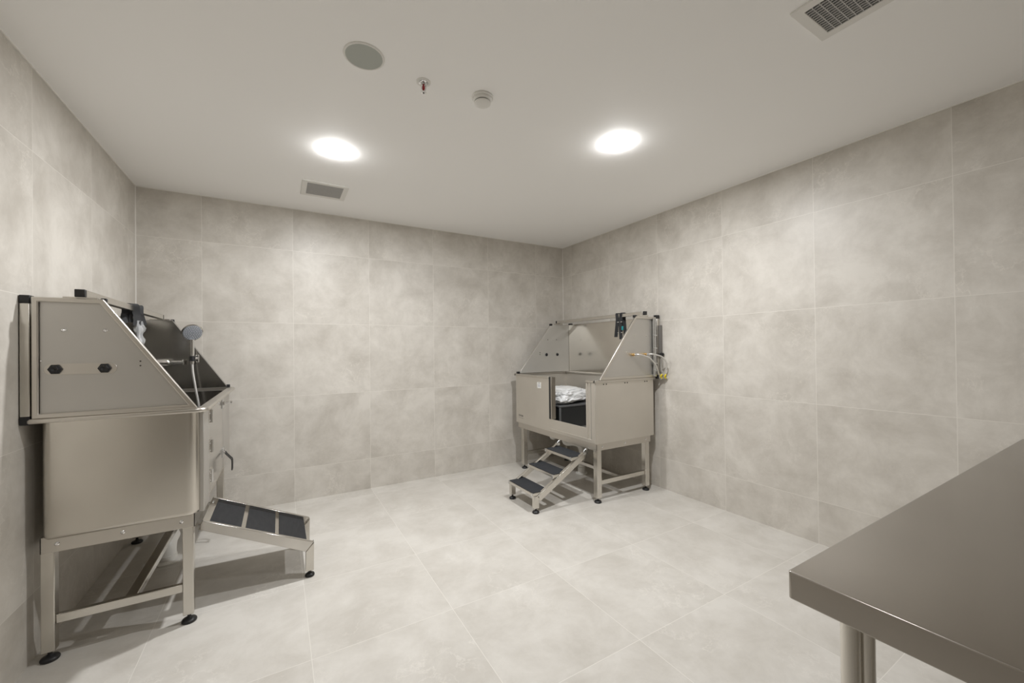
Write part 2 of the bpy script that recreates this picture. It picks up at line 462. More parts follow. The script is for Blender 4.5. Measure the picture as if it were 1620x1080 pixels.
# splash panels
poly = [(.055, .972), (.712, .972), (.300, 1.490), (.055, 1.490)]
pn = R.end_panel(root, yn, -1, poly, .020, None, None)
pf = R.end_panel(root, yf, 1, poly, .020, None, None)
m = MB(); R.box(m, .052, .056, yn, yf, .972, 1.490); m.build('back_panel', 'mirrorsheet', root)
# added skin on the far panel, colour lightened for the light it reflects
m = MB().prism([R.p(u, yf - .0035, z) for u, z in inset_poly([Vector(q) for q in poly], .004)], (0, -.002, 0)); m.build('reflection_skin', 'lining', pf)
for y_ in (yn, yf):
    m = MB(); R.box(m, .284, .312, y_ - .012, y_ + .014, 1.478, 1.500); m.build('corner_guard', 'black', root, .004)
m = MB(); R.box(m, .700, .740, yf - .004, yf + .012, .972, .992); m.build('corner_guard', 'black', root, .004)
# plugs in the far panel and screws
for u in (.364, .219):
    MB().lathe(R.p(u, yf - .0055, 1.163), (0, -1, 0), [(.0165, 0), (.0165, .004), (.012, .007), (0, .007)], 20).build('hole_plug', 'black', pf)
m = MB()
for u, z in ((.345, 1.325), (.228, 1.325), (.450, 1.185), (.450, 1.165)):
    m.lathe(R.p(u, yf - .0055, z), (0, -1, 0), [(.005, 0), (.004, .003), (0, .004)], 10)
each(m, 'screw_hole', 'ink', pf)
m = MB()
for u, z in ((.405, 1.192), (.390, 1.192), (.305, 1.325), (.165, 1.325)):
    m.lathe(R.p(u, yn, z), (0, -1, 0), [(.0045, 0), (.0035, .003), (0, .003)], 10)
each(m, 'screw', 'tube', pn)
m = MB()
for u in (.655, .625, .420, .392, .185, .158):
    m.lathe(R.p(u, -1.355, .938), (0, -1, 0), [(.0058, 0), (.0045, .003), (0, .004)], 10)
each(m, 'screw', 'ink', basin)
# back uprights with black end caps
for y_ in (yn + .004, yf - .004):
    m = MB(); R.box(m, .012, .044, y_ - .017, y_ + .017, .985, 1.478); up = m.build('back_upright', 'tube', root, .004)
    for z0, z1 in ((.955, .985), (1.478, 1.508)):
        m = MB(); R.box(m, .011, .045, y_ - .018, y_ + .018, z0, z1); m.build('end_cap', 'black', up, .003)
m = MB(); m.cyl(R.p(.085, yn - .018, .978), R.p(.085, yn - .018, 1.478), .015); m.build('standpipe', 'zinc', root)
m = MB()
for z in (1.03, 1.09, 1.22, 1.33): R.box(m, .068, .102, yn - .036, yn - .012, z - .004, z + .004)
each(m, 'pipe_clip', 'zinc', root, .001)
# tie rail on top of the end panels
m = MB(); R.box(m, .182, .212, yn - .006, yf + .006, 1.503, 1.533); rl = m.build('tie_rail', 'tube', root, .003)
for y_, d in ((yn - .006, -1), (yf + .006, 1)):
    m = MB(); R.box(m, .1815, .2125, y_, y_ + d * .022, 1.5025, 1.5335); m.build('end_cap', 'black', rl, .002)
for y_ in (yn, yf):
    m = MB(); R.box(m, .150, .245, y_ - .013, y_ + .013, 1.489, 1.503); m.build('rail_bracket', 'tube', root, .001)

def stand(B, root, u_f, u_b, y_n, y_f, leg_w, z_top, z_fl, flange_u, flange_y, strut_z, beam_u):
    """bolted flange, four square legs on round feet, two end struts and a centre beam"""
    m = MB(); u0, u1 = flange_u; y0, y1 = flange_y
    for a in ((u0, u1, y0, y0 + .005, z_fl, z_top), (u0, u1, y1 - .005, y1, z_fl, z_top), (u1 - .005, u1, y0, y1, z_fl, z_top), (u0, u0 + .005, y0, y1, z_fl, z_top)):
        B.box(m, *a)
    fl = m.build('base_flange', 'steel', root, .0012)
    m = MB()
    for k in (.10, .5, .90):
        for y_, d in ((y0, -1), (y1, 1)):
            m.lathe(B.p(u0 + (u1 - u0) * k, y_, (z_fl + z_top) / 2), (0, d, 0), [(.0085, 0), (.0078, .003), (.004, .006), (0, .006)], 16)
    each(m, 'bolt', 'chrome', fl)
    for u in (u_f, u_b):
        for y_ in (y_n, y_f):
            m = MB(); h = leg_w / 2
            B.box(m, u - h, u + h, y_ - h, y_ + h, .038, z_fl + .006)
            lg = m.build('leg', 'tube', root, .003)
            q = B.p(u, y_, 0); foot_on(lg, q.x, q.y)
    for y_ in (y_n, y_f):
        m = MB(); B.box(m, u_b + leg_w / 2, u_f - leg_w / 2, y_ - .012, y_ + .012, strut_z[0], strut_z[1]); m.build('end_strut', 'tube', root, .003)
    m = MB(); B.box(m, beam_u - .021, beam_u + .021, y_n + .012, y_f - .012, strut_z[0] + .003, strut_z[1] - .002); m.build('centre_beam', 'polish', root, .003)
stand(R, root, .697, .150, -1.319, -.225, .046, .470, .415, (.110, .727), (-1.345, -.155), (.137, .172), .425)

# maker's panel marks: white sticker, stamped name
st = MB(); R.box(st, .740, .7412, -.600, -.538, .852, .908); st = st.build('sticker', 'label', root)
m = MB(); R.box(m, .7412, .7416, -.584, -.558, .897, .901); m.build('sticker_heading', 'ink', st)
m = MB(); R.box(m, .7412, .7415, -.592, -.548, .862, .890); m.build('sticker_print', 'greyink', st)
cu = bpy.data.curves.new('maker_name', 'FONT'); cu.body = 'TOYOR'; cu.size = .026; cu.extrude = .0004; cu.align_x = 'CENTER'
tx = bpy.data.objects.new('maker_name', cu); COL.objects.link(tx); cu.materials.append(M['ink'])
bpy.context.view_layer.update()
me = bpy.data.meshes.new_from_object(tx); bpy.data.objects.remove(tx)
tx = bpy.data.objects.new('maker_name', me); COL.objects.link(tx); tx.parent = root
tx.matrix_local = Matrix.Translation(R.p(.7406, -.232, .536) - ORIG[root.name]) @ Matrix(((0, 0, -1, 0), (-1, 0, 0, 0), (0, 1, 0, 0), (0, 0, 0, 1)))
m = MB()
for i in range(9): R.box(m, .740, .7405, -.190 - i * .0105, -.197 - i * .0105, .518, .524)
m.build('maker_small_print', 'inkfaint', root)

# ---- black box and wrapped bundle in the right bath
o = thing('storage_box', R.p(.39, -.53, .488), 'black plastic box with grey lid inside the bath, seen through its door opening', 'box')
m = MB(); R.box(m, .130, .655, -.780, -.300, .489, .682); m.build('box_body', 'crate', o, .008)
m = MB(); R.box(m, .124, .661, -.786, -.294, .682, .700); m.build('lid', 'cratetop', o, .005)
m = MB(); R.box(m, .640, .658, -.783, -.765, .489, .682); m.build('corner_post', 'cratetop', o, .004)

def bag_mesh(cx, cy, z0, a, b_, h, yaw, seed):
    m = MB(); bm = m.bm
    bmesh.ops.create_icosphere(bm, subdivisions=5, radius=1.)
    for v in bm.verts:
        p = v.co.copy()
        q = Vector((math.copysign(abs(p.x) ** .62, p.x), math.copysign(abs(p.y) ** .62, p.y), math.copysign(abs(p.z) ** .8, p.z)))
        n1 = mnoise.noise(p * 1.5 + Vector((seed, 0, 0)))
        n2 = abs(mnoise.noise(Vector((p.x * 3.2 + p.y * 2, p.y * 4 - p.x, p.z * 3 + seed))))
        n3 = abs(mnoise.noise(Vector((p.x * 7 - p.z * 3, p.y * 8, p.z * 8 + seed * 2))))
        k = 1 + .13 * n1 - .17 * n2 - .08 * n3
        x, y, z = q.x * a * k, q.y * b_ * k, q.z * h * (k + .12 * n1)
        z = h * .5 + z * .5 - (.012 * max(0, abs(q.x)))
        z = max(z, 0.)
        ca, sa = math.cos(yaw), math.sin(yaw)
        v.co = Vector((cx + x * ca - y * sa, cy + x * sa + y * ca, z0 + z))
    m.sm = True
    return m
o = bag_mesh(-.44, -.56, .7005, .275, .205, .150, .25, 3.1).build('plastic_bundle', 'bag', origin=Vector((-.44, -.56, .70)))
tag(o, 'white polythene-wrapped bundle lying on the black box in the bath', 'bag')

# ---- straps on the tie rails
def strap_loop(name, B, u, z_rail, y, drop, width, label, spread=.03, extra=None, group=None):
    """webbing loop hung over the rail"""
    o = thing(name, B.p(u, y, z_rail), label, 'strap', group)
    def band(y_, du0, dz, w, seed, turn=.95):
        hw = .021
        path = [(hw + du0, -drop * dz), (hw + .004, -drop * dz * .5), (hw, -.02), (hw * .9, .018), (0, .0235), (-hw * .9, .018), (-hw, -.02), (-hw - .003, -drop * dz * .45), (-hw - .002, -drop * dz * .85)]
        sm_ = smooth_path([(B.p(u + a, y_ + .006 * math.sin(i * 1.3 + seed), z_rail + b2)) for i, (a, b2) in enumerate(path)], 6)
        m = MB(); prev = None; rows = []
        for i, p in enumerate(sm_):
            q = sm_[min(i + 1, len(sm_) - 1)] - sm_[max(i - 1, 0)]
            yw = Vector((B.sg * math.sin(turn), math.cos(turn), 0)) * w / 2
            nn = yw.cross(q).normalized() * .0016
            rows.append([p - yw - nn, p + yw - nn, p + yw + nn, p - yw + nn])
        m.loops(rows); return m
    band(y - spread / 2, .004, 1., width, 0).build('webbing', 'strap', o)
    band(y + spread / 2, .012, .9, width, 2).build('webbing', 'strap', o)
    return o, band
o, band = strap_loop('restraint_strap', R, .197, 1.518, -1.10, .215, .030, 'black webbing straps hung over the rail of the right-hand bath', .05, group=None)
band(-1.075, .006, .75, .022, 4).build('webbing', 'strap', o)
m = MB(); R.box(m, .216, .224, -1.152, -1.132, 1.385, 1.420); m.build('tag', 'teal', o, .002)
m = MB()
for z in (1.455, 1.36): R.box(m, .2195, .2235, -1.14, -1.062, z, z + .008)
each(m, 'buckle', 'chrome', o, .001)

# ---- hoses, isolating valves and fittings at the wall side of the right bath
def hose(u0, ctrl, label):
    o = thing('braided_hose', R.p(u0, yn, 1.168), label, 'hose', 'braided water hoses')
    MB().tube(smooth_path(ctrl, 10), .0065, 12).build('hose', 'braid', o)
    m = MB(); m.lathe(R.p(u0, yn - .0005, 1.168), (0, -1, 0), [(.010, 0), (.010, .006), (.0125, .006), (.0125, .018), (.0085, .020), (.0085, .034), (0, .034)], 6 * 3)
    m.build('nut', 'brass', o, smooth=False)
    m = MB(); m.cyl(ctrl[0] + Vector((0, .004, 0)), ctrl[0] + Vector((0, -.018, 0)), .0085); m.build('ferrule', 'chrome', o)
    return o
hose(.334, [R.p(.334, yn - .034, 1.168), R.p(.325, yn - .065, 1.168), R.p(.24, yn - .092, 1.142), R.p(.15, yn - .085, 1.075), R.p(.075, yn - .050, 1.005), R.p(.047, yn - .037, .985)],
     'braided hose from the left brass nut on the bath end panel')
hose(.190, [R.p(.190, yn - .034, 1.168), R.p(.170, yn - .07, 1.170), R.p(.095, yn - .105, 1.145), R.p(.045, yn - .110, 1.085), R.p(.036, yn - .085, 1.02), R.p(.036, yn - .070, .99)],
     'braided hose from the brass nut nearer the wall on the bath end panel')
for du, dy, lab in ((.047, -.037, 'yellow-handled valve at the foot of the left braided hose'), (.036, -.070, 'yellow-handled valve at the foot of the braided hose nearer the wall')):
    c = R.p(du, yn + dy, .975)
    o = thing('water_valve', R.p(0, yn + dy, .965), lab, 'valve', 'yellow handled water valves')
    m = MB(); m.cyl(R.p(.0005, yn + dy, .965), R.p(du + .004, yn + dy, .965), .008); m.cyl(R.p(du, yn + dy, .962), R.p(du, yn + dy, .992), .009); m.build('valve_body', 'chrome', o)
    m = MB(); m.tube([c + Vector((0, -.008, .002)), c + Vector((-.004, -.016, .004)), c + Vector((-.006, -.024, .016)), c + Vector((-.004, -.030, .022))], [.006, .0055, .007, .004], 10)
    m.tube([c + Vector((0, -.010, 0)), c + Vector((.008, -.014, -.010)), c + Vector((.012, -.016, -.016))], [.005, .006, .004], 10)
    each(m, 'lever', 'yellow', o)
o = thing('wall_pipe', (-.012, -1.385, 1.17), 'dark grey vertical pipe cover on the wall beside the bath', 'pipe')
m = MB(); m.box((-.022, -1.393, 1.170), (-.0005, -1.372, 1.418)); m.build('cover', 'darkbar', o, .002)
m = MB(); m.lathe((-.020, -1.400, 1.168), (0, 0, -1), [(.010, -.012), (.019, -.006), (.020, .004), (.014, .014), (.010, .020), (0, .020)], 20); m.build('black_collar', 'black', o)
m = MB(); m.tube(smooth_path([(-.022, -1.400, 1.150), (-.030, -1.404, 1.10), (-.034, -1.405, 1.05), (-.037, -1.416, 1.0), (-.037, -1.417, .992)], 6), .0075, 12); m.build('chrome_tail', 'chrome', o)

# ---- waste pipe under the right bath
o = thing('waste_pipe', (-.315, -.667, 0), 'white plastic waste pipe with floor flange under the right-hand bath', 'pipe')
m = MB(); m.lathe((-.315, -.667, .001), (0, 0, 1), [(.058, 0), (.058, .006), (.046, .010), (.036, .012), (.036, .06), (.031, .064), (.031, .20), (0, .20)], 28); m.build('floor_pipe', 'pvc', o)
m = MB(); m.tube(smooth_path([(-.315, -.667, .17), (-.315, -.667, .23), (-.330, -.65, .275), (-.37, -.61, .29), (-.405, -.570, .285), (-.425, -.55, .30), (-.428, -.548, .34), (-.428, -.548, .40)], 6), .026, 20); m.build('trap', 'pvc', o)
m = MB(); m.lathe((-.428, -.548, .33), (0, 0, 1), [(.030, 0), (.037, .004), (.037, .032), (.030, .036), (.030, .060), (.036, .062), (.036, .090), (.045, .095), (.045, .139), (0, .139)], 28); m.build('outlet', 'pvc', o)
m = MB(); m.tube(smooth_path([(-.428, -.55, .375), (-.45, -.50, .375), (-.455, -.44, .365), (-.455, -.40, .335), (-.455, -.385, .315)], 6), .034, 18); m.build('elbow', 'pvc', o)

# ---- folding steps of the right bath
ys, yo = -1.244, -.866
o = thing('steps', (-1.0, -1.055, 0), 'three-tread steel steps with dark mats leading up to the right-hand bath', 'steps')
A, B_ = Vector((-.768, 0, .392)), Vector((-1.222, 0, .128))
dirn = (B_ - A).normalized(); nrm = Vector((-dirn.z, 0, dirn.x)); nrm = nrm if nrm.z > 0 else -nrm
for y_ in (ys, yo):
    Y = Vector((0, y_, 0))
    pts = [A + Y, B_ + Y, B_ + Y - Vector((-.024, 0, .044)), A + Y - nrm * .046]
    s_ = 1 if y_ == ys else -1
    rail = MB().prism(pts, (0, s_ * .006, 0)).build('side_rail', 'tube', o, .0012)
    MB().prism([A + Y, B_ + Y, B_ + Y - nrm * .004, A + Y - nrm * .004], (0, s_ * .024, 0)).build('rail_flange', 'tube', rail, .001)
    m = MB()
    for k in (.16, .30, .55, .68, .88, .97):
        for q in (-.014, -.032):
            if (k in (.16, .55, .88)) == (q == -.014):
                m.lathe(A + (B_ - A) * k + Y + nrm * q, (0, -s_, 0), [(.004, 0), (.003, .003), (0, .003)], 10)
    each(m, 'rivet', 'zinc', rail)
    x = -1.228
    lg = MB().box((x - .021, y_, .036), (x + .021, y_ + s_ * .034, .128)).build('leg', 'tube', o, .003)
    foot_on(lg, x, y_ + s_ * .017, .027)
for i, (xf, z) in enumerate(((-.893, .362), (-1.072, .256), (-1.262, .150))):
    xb = xf + .158
    tr = MB().box((xf, ys + .006, z - .020), (xb, yo - .006, z)).build('tread', 'tube', o, .0015)
    MB().box((xf + .009, ys + .018, z), (xb - .004, yo - .012, z + .003)).build('grip_mat', 'rubber', tr, .001)
    m = MB()
    for y_ in (ys + .018, yo - .018):
        m.box((xf - .002, y_ - .008, z - .024), (xf + .006, y_ + .008, z + .002))
    each(m, 'corner_cap', 'zinc', tr, .001)
hk = MB()
for y_, s_ in ((ys, 1), (yo, -1)):
    hk.tube(smooth_path([A + Vector((0, y_ + s_ * .012, -.012)), A + Vector((.012, y_ + s_ * .012, .010)), A + Vector((.030, y_ + s_ * .012, .022)), A + Vector((.034, y_ + s_ * .012, .012))], 5), .006, 10)
    hk.box((-.770, y_ + s_ * .004 - .012, .372), (-.738, y_ + s_ * .004 + .012, .394))
each(hk, 'hook', 'zinc', o)

# ================================================================== LEFT BATH
Lb = Bath(-W, 1)
yn, yf = -1.452, -.215
root = thing('pet_bath', Lb.p(.29, -.82, 0), 'stainless steel pet bath with hinged front door against the left wall', 'bath', 'steel pet baths with splash panels')
u0, u1 = .046, .542
x0, x1 = Lb.p(u0, 0, 0).x, Lb.p(u1, 0, 0).x
by0, by1 = -1.432, -.205
rr = (.030, .046, .046, .030)
def lp(d, z, extra=0): return rrect(x0 + d, x1 - d, by0 + d, by1 - d, [max(.004, q - d) for q in rr], z)
MB().loops([lp(.007, .956), lp(.007, .510), lp(.013, .502), lp(.030, .498)], cap0=False, cap1=True).build('basin_shade_lining', 'inner', root, smooth=True)  # added liner, its dark colour stands in for dark reflections in the basin
m = MB().loops([lp(.006, .955), lp(.006, .510), lp(.012, .500), lp(.030, .496)], cap0=False, cap1=True)
bot = [lp(.022, .486), lp(.008, .489), lp(.001, .497), lp(0, .506), lp(0, .955)]
m.loops(bot, cap0=True, cap1=False)
top_o, top_i = lp(0, .955), lp(.006, .955)
m.ring(top_o, top_i, (0, 0, .0005))
basin = m.build('basin', 'lbody', root, smooth=True)
# rim: rounded folded band, broken at the door
def rim_outer(d, z): return rrect(Lb.p(.020, 0, 0).x + d, Lb.p(.584, 0, 0).x - d, yn - .012 + d, yf + .040 - d, [max(.004, q - d) for q in (.012, .05, .05, .012)], z)
m = MB(); m.loops([rim_outer(.040, .957), rim_outer(.003, .957), rim_outer(0, .961), rim_outer(0, .969), rim_outer(.004, .975), rim_outer(.040, .975), rim_outer(.040, .957)], False, False)
m.build('rim', 'steel', root, smooth=True)
poly = [(.036, .976), (.545, .976), (.238, 1.450), (.036, 1.450)]
pn = Lb.end_panel(root, yn, -1, poly, .018, None, None)
pf = Lb.end_panel(root, yf, 1, poly, .018, None, None)
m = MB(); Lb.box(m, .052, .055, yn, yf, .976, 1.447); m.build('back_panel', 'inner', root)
MB().prism([Lb.p(u, yf - .0035, z) for u, z in inset_poly([Vector(q) for q in poly], .004)], (0, -.002, 0)).build('reflection_skin', 'inner', pf)  # added skin, colour darkened for the dim room it reflects
for y_ in (yn, yf):
    m = MB(); Lb.box(m, .226, .246, y_ + .002, y_ + .016, 1.436, 1.455); m.build('corner_guard', 'black', root, .003)
m = MB(); Lb.box(m, .535, .556, yf - .004, yf + .012, .974, .996); m.build('corner_guard', 'black', root, .003)
# outside of the near panel: slot plate with two black nuts, screws
m = MB()
pl = []
for cu_, a in ((.255, -PI / 2), (.087, PI / 2)):
    for i in range(13):
        b = a + PI * i / 12; pl.append(Lb.p(cu_ + .022 * math.cos(b), yn - .0002, 1.166 + .022 * math.sin(b)))
plate = m.prism(pl, (0, -.002, 0)).build('nut_plate', 'steel', pn, .0008)
for u in (.098, .240):
    MB().lathe(Lb.p(u, yn - .0022, 1.166), (0, -1, 0), [(.021, 0), (.021, .007), (.014, .009), (.014, .016), (.010, .017), (0, .012)], 6).build('hex_nut', 'black', plate, .0015, smooth=False)
m = MB()
for u, z in ((.118, 1.322), (.240, 1.322)):
    m.lathe(Lb.p(u, yn, z), (0, -1, 0), [(.0075, 0), (.006, .003), (.0035, .005), (0, .005)], 16)
    m.lathe(Lb.p(u + .008, yn, z), (0, -1, 0), [(.004, 0), (.003, .003), (0, .003)], 12)
for z in (1.435, 1.20, .99): m.lathe(Lb.p(.058, yn, z), (0, -1, 0), [(.003, 0), (.0024, .002), (0, .002)], 10)
each(m, 'screw', 'chrome', pn)
m = MB()
for z in (1.192, 1.173): m.lathe(Lb.p(.350, yn, z), (0, -1, 0), [(.0032, 0), (.003, .001), (0, .001)], 12)
each(m, 'drill_hole', 'ink', pn)
# uprights
for y_ in (yn + .010, yf - .010):
    m = MB(); Lb.box(m, .003, .031, y_ - .017, y_ + .017, .985, 1.425); up = m.build('back_upright', 'tube', root, .003)
    for z0, z1 in ((.953, .985), (1.425, 1.456)):
        m = MB(); Lb.box(m, .002, .032, y_ - .018, y_ + .018, z0, z1); m.build('end_cap', 'black', up, .003)
m = MB(); Lb.box(m, .156, .186, yn + .004, yf + .016, 1.456, 1.486); rl = m.build('tie_rail', 'tube', root, .002)
for y_, d in ((yn + .004, -1), (yf + .016, 1)):
    m = MB(); Lb.box(m, .1555, .1865, y_, y_ + d * .020, 1.4555, 1.4865); m.build('end_cap', 'black', rl, .002)
for y_ in (yn, yf):
    m = MB(); Lb.box(m, .12, .222, y_ - .008, y_ + .012, 1.450, 1.456); m.build('rail_bracket', 'tube', root, .001)
stand(Lb, root, .500, .060, -1.395, -.255, .040, .498, .434, (.040, .526), (-1.418, -.230), (.142, .178), .300)
# front: corner plate, jamb, door
m = MB(); Lb.box(m, .538, .557, -1.388, -1.232, .488, .956); m.build('corner_plate', 'sheet', root, .003)
m = MB(); Lb.box(m, .538, .554, -.620, -.252, .500, .956); m.build('latch_jamb', 'sheet', root, .003)
m = MB(); Lb.box(m, .540, .552, -1.228, -.625, .505, .956); door = m.build('door', 'polish', root, .0025)
for z in (.898, .745, .592):
    m = MB(); Lb.box(m, .551, .556, -1.210, -1.100, z - .031, z + .031); hg = m.build('hinge', 'tube', door, .001)
    m = MB(); m.cyl(Lb.p(.559, -1.160, z - .032), Lb.p(.559, -1.160, z + .032), .008, 12); m.build('hinge_pin', 'chrome', hg)
    m = MB()
    for q in (-.018, .018):
        for yy in (-1.190, -1.122): m.lathe(Lb.p(.556, yy, z + q), (1, 0, 0), [(.0048, 0), (.0035, .003), (0, .003)], 10)
    each(m, 'screw', 'chrome', hg)
def latch(z, hang):
    m = MB(); Lb.box(m, .551, .556, -.665, -.592, z - .030, z + .026); lt = m.build('latch', 'zinc', door, .001)
    m = MB(); m.cyl(Lb.p(.556, -.645, z), Lb.p(.556, -.600, z), .010, 14)
    Lb.box(m, .551, .566, -.638, -.606, z - .012, z + .012); m.build('latch_block', 'chrome', lt, .001)
    m = MB()
    if hang:
        for yy in (-.640, -.606):
            m.tube(smooth_path([Lb.p(.560, yy, z + .006), Lb.p(.570, yy, z - .014), Lb.p(.590, yy, z - .040), Lb.p(.600, yy, z - .058), Lb.p(.600, yy, z - .118)], 6), .004, 10)
        m.tube([Lb.p(.600, -.640, z - .118), Lb.p(.600, -.606, z - .118)], .004, 10)
    else:
        m.tube(smooth_path([Lb.p(.560, -.625, z), Lb.p(.580, -.620, z + .002), Lb.p(.596, -.615, z + .004)], 5), [.006] * 11, 12)
        m.lathe(Lb.p(.592, -.615, z + .004), (1, 0, 0), [(.006, 0), (.011, .003), (.011, .010), (0, .012)], 14)
    m.build('latch_handle', 'gunmetal' if hang else 'chrome', lt)
latch(.905, False); latch(.600, True)
# mixer inside the far panel, with the hand shower bracket
mx = MB(); mx.cyl(Lb.p(.20, yf - .060, 1.163), Lb.p(.302, yf - .060, 1.163), .0135, 24)
mx.lathe(Lb.p(.297, yf - .060, 1.163), (1, 0, 0), [(.018, 0), (.021, .002), (.021, .009), (.018, .011), (0, .011)], 24)
mx.lathe(Lb.p(.065, yf - .060, 1.163), (1, 0, 0), [(.018, 0), (.026, .006), (.026, .155), (.018, .168), (0, .168)], 24)
for u in (.098, .200): mx.cyl(Lb.p(u, yf - .0045, 1.163), Lb.p(u, yf - .060, 1.163), .012, 16)
mx.build('mixer_tap', 'chrome', root)
m = MB(); Lb.box(m, .362, .382, yf - .018, yf - .0055, 1.158, 1.212); m.cyl(Lb.p(.370, yf - .02, 1.186), Lb.p(.358, yf - .058, 1.186), .011); m.build('shower_bracket', 'chrome', root, .003)
m = MB(); m.lathe(Lb.p(.353, yf - .071, 1.168), (0, .08, 1), [(.012, 0), (.0165, .003), (.0165, .034), (.012, .037), (0, .037)], 18); m.build('bracket_clip', 'black', root)

# hand shower held in the bracket, hose hanging into the bath
hs = thing('hand_shower', Lb.p(.352, yf - .072, 1.19), 'chrome hand shower with round grey face, clipped up inside the left-hand bath', 'shower')
h0, h1 = Lb.p(.353, yf - .074, 1.150), Lb.p(.350, yf - .060, 1.315)
MB().tube([h0, h0 + (h1 - h0) * .2, h0 + (h1 - h0) * .6, h1], [.010, .012, .013, .013], 18).build('handle', 'chrome', hs)
ax = Vector((.32, -.86, -.40)).normalized(); hc = Lb.p(.351, yf - .055, 1.366)
MB().lathe(hc, ax, [(0, -.024), (.030, -.022), (.050, -.012), (.060, .000), (.060, .006), (.055, .009), (0, .009)], 36).build('head', 'chrome', hs)
fc = MB().lathe(hc, ax, [(.0535, .009), (.0535, .0105), (.050, .012), (0, .012)], 36).build('spray_face', 'face', hs)
m = MB(); e1 = ax.cross(Vector((0, 0, 1))).normalized(); e2 = ax.cross(e1)
for r_, n_ in ((.012, 6), (.024, 12), (.036, 18), (.046, 24)):
    for i in range(n_):
        a = 2 * PI * i / n_
        m.lathe(hc + ax * .0115 + (e1 * math.cos(a) + e2 * math.sin(a)) * r_, ax, [(.0022, 0), (.0016, .003), (0, .003)], 6)
m.build('nozzles', 'greyink', fc)
MB().tube(smooth_path([h0, h0 + Vector((.004, -.004, -.06)), Lb.p(.372, yf - .085, .98), Lb.p(.390, yf - .090, .86), Lb.p(.398, yf - .100, .74), Lb.p(.36, yf - .105, .66), Lb.p(.27, yf - .105, .66), Lb.p(.20, yf - .085, .80), Lb.p(.172, yf - .064, 1.02), Lb.p(.170, yf - .060, 1.138)], 10), .0075, 14).build('shower_hose', 'braid', hs)

# strap still in its clear wrap, over the left rail
o, band = strap_loop('restraint_strap', Lb, .171, 1.471, -.790, .095, .034, 'black webbing strap in clear wrapping hung over the rail of the left-hand bath', .075)
m = MB()
for (cy, sx) in ((-.815, .030), (-.765, .034)):
    rows = []
    for i in range(13):
        t_ = i / 12; z = 1.405 - .155 * t_
        wv = sx * (.75 + .25 * math.sin(t_ * 9 + cy * 40)); th = .012 + .006 * math.sin(t_ * 14 + cy * 11)
        cyy = cy + .006 * math.sin(t_ * 6)
        rows.append([Lb.p(.198 + th * math.sin(a) * (1 + .35 * math.sin(5 * a + i * 1.9)), cyy + wv * math.cos(a), z) for a in [2 * PI * k / 16 for k in range(16)]])
    m.loops(rows)
each(m, 'clear_wrap', 'film', o, smooth=True)
m = MB()
for yy, z1 in ((-.815, 1.27), (-.750, 1.215)): Lb.box(m, .194, .199, yy - .011, yy + .011, z1, 1.40)
each(m, 'wrapped_webbing', 'strap', o, .001)

# ---- waste elbow under the left bath
o = thing('waste_pipe', (-3.455, -.656, 0), 'white plastic waste elbow on the floor under the left-hand bath', 'pipe')
m = MB(); m.lathe((-3.455, -.656, .001), (0, 0, 1), [(.072, 0), (.072, .006), (.060, .010), (.045, .014), (.045, .04), (0, .04)], 28); m.build('floor_flange', 'pvc', o)
path = [Vector((-3.455, -.656, .03))] + [Vector((-3.455, -.606 - .050 * math.cos(t_), .052 + .056 * math.sin(t_))) for t_ in [PI / 2 * i / 8 for i in range(9)]]
m = MB(); m.tube(path + [Vector((-3.455, -.545, .108))], .042, 24); m.build('elbow', 'pvc', o)
m = MB(); m.tube(smooth_path([(-3.455, -.56, .108), (-3.455, -.50, .112), (-3.455, -.455, .14), (-3.455, -.44, .22), (-3.455, -.44, .34), (-3.455, -.44, .486)], 6), .026, 18); m.build('drop_pipe', 'pvc', o)

# ---- ramp of the left bath
o = thing('ramp', (-2.95, -1.095, 0), 'short steel ramp with three dark rubber mats leading up to the left-hand bath', 'ramp')
A, B_ = Vector((-3.205, 0, .409)), Vector((-2.722, 0, .186))
dirn = (B_ - A).normalized(); nrm = Vector((-dirn.z, 0, dirn.x)); nrm = nrm if nrm.z > 0 else -nrm
for y_, s_ in ((-1.290, 1), (-.900, -1)):
    Y = Vector((0, y_, 0)); S = Vector((0, s_, 0))
    rail = MB().prism([A + Y, B_ + Y, B_ + Y + Vector((-.038, 0, -.044)), A + Y - nrm * .042], S * .020).build('side_rail', 'polish', o, .002)
    lg = MB().prism([B_ + Y + Vector((.002, 0, -.002)), B_ + Y + Vector((.0, 0, -.152)), B_ + Y + Vector((-.040, 0, -.152)), B_ + Y + Vector((-.038, 0, -.046))], S * .040).build('leg', 'tube', o, .002)
    foot_on(lg, B_.x - .019, y_ + s_ * .020, .024)
yA, yB = -1.270, -.920
def along(t_, h): return A + (B_ - A) * t_ + nrm * h
q = [along(0, -.022), along(.93, -.022)] + [along(.93 + .05 * math.sin(a), -.022 - .022 * (1 - math.cos(a))) for a in (.5, 1.0, 1.4)]
under = [p - nrm * .004 - dirn * .002 for p in q[::-1]]
MB().prism([p + Vector((0, yA, 0)) for p in q + under], (0, yB - yA, 0)).build('deck', 'tube', o, smooth=True)
for i in range(3):
    t0 = .058 + i * .312; t1 = t0 + .272
    MB().prism([along(t0, -.0218) + Vector((0, yA, 0)), along(t1, -.0218) + Vector((0, yA, 0)), along(t1, -.0185) + Vector((0, yA, 0)), along(t0, -.0185) + Vector((0, yA, 0))], (0, yB - yA, 0)).build('grip_mat', 'rubberx', o, .001)
m = MB()
for yy in (-1.262, -.928): m.box((-3.226, yy - .008, .352), (-3.200, yy + .008, .386))
each(m, 'hook', 'zinc', o, .002)

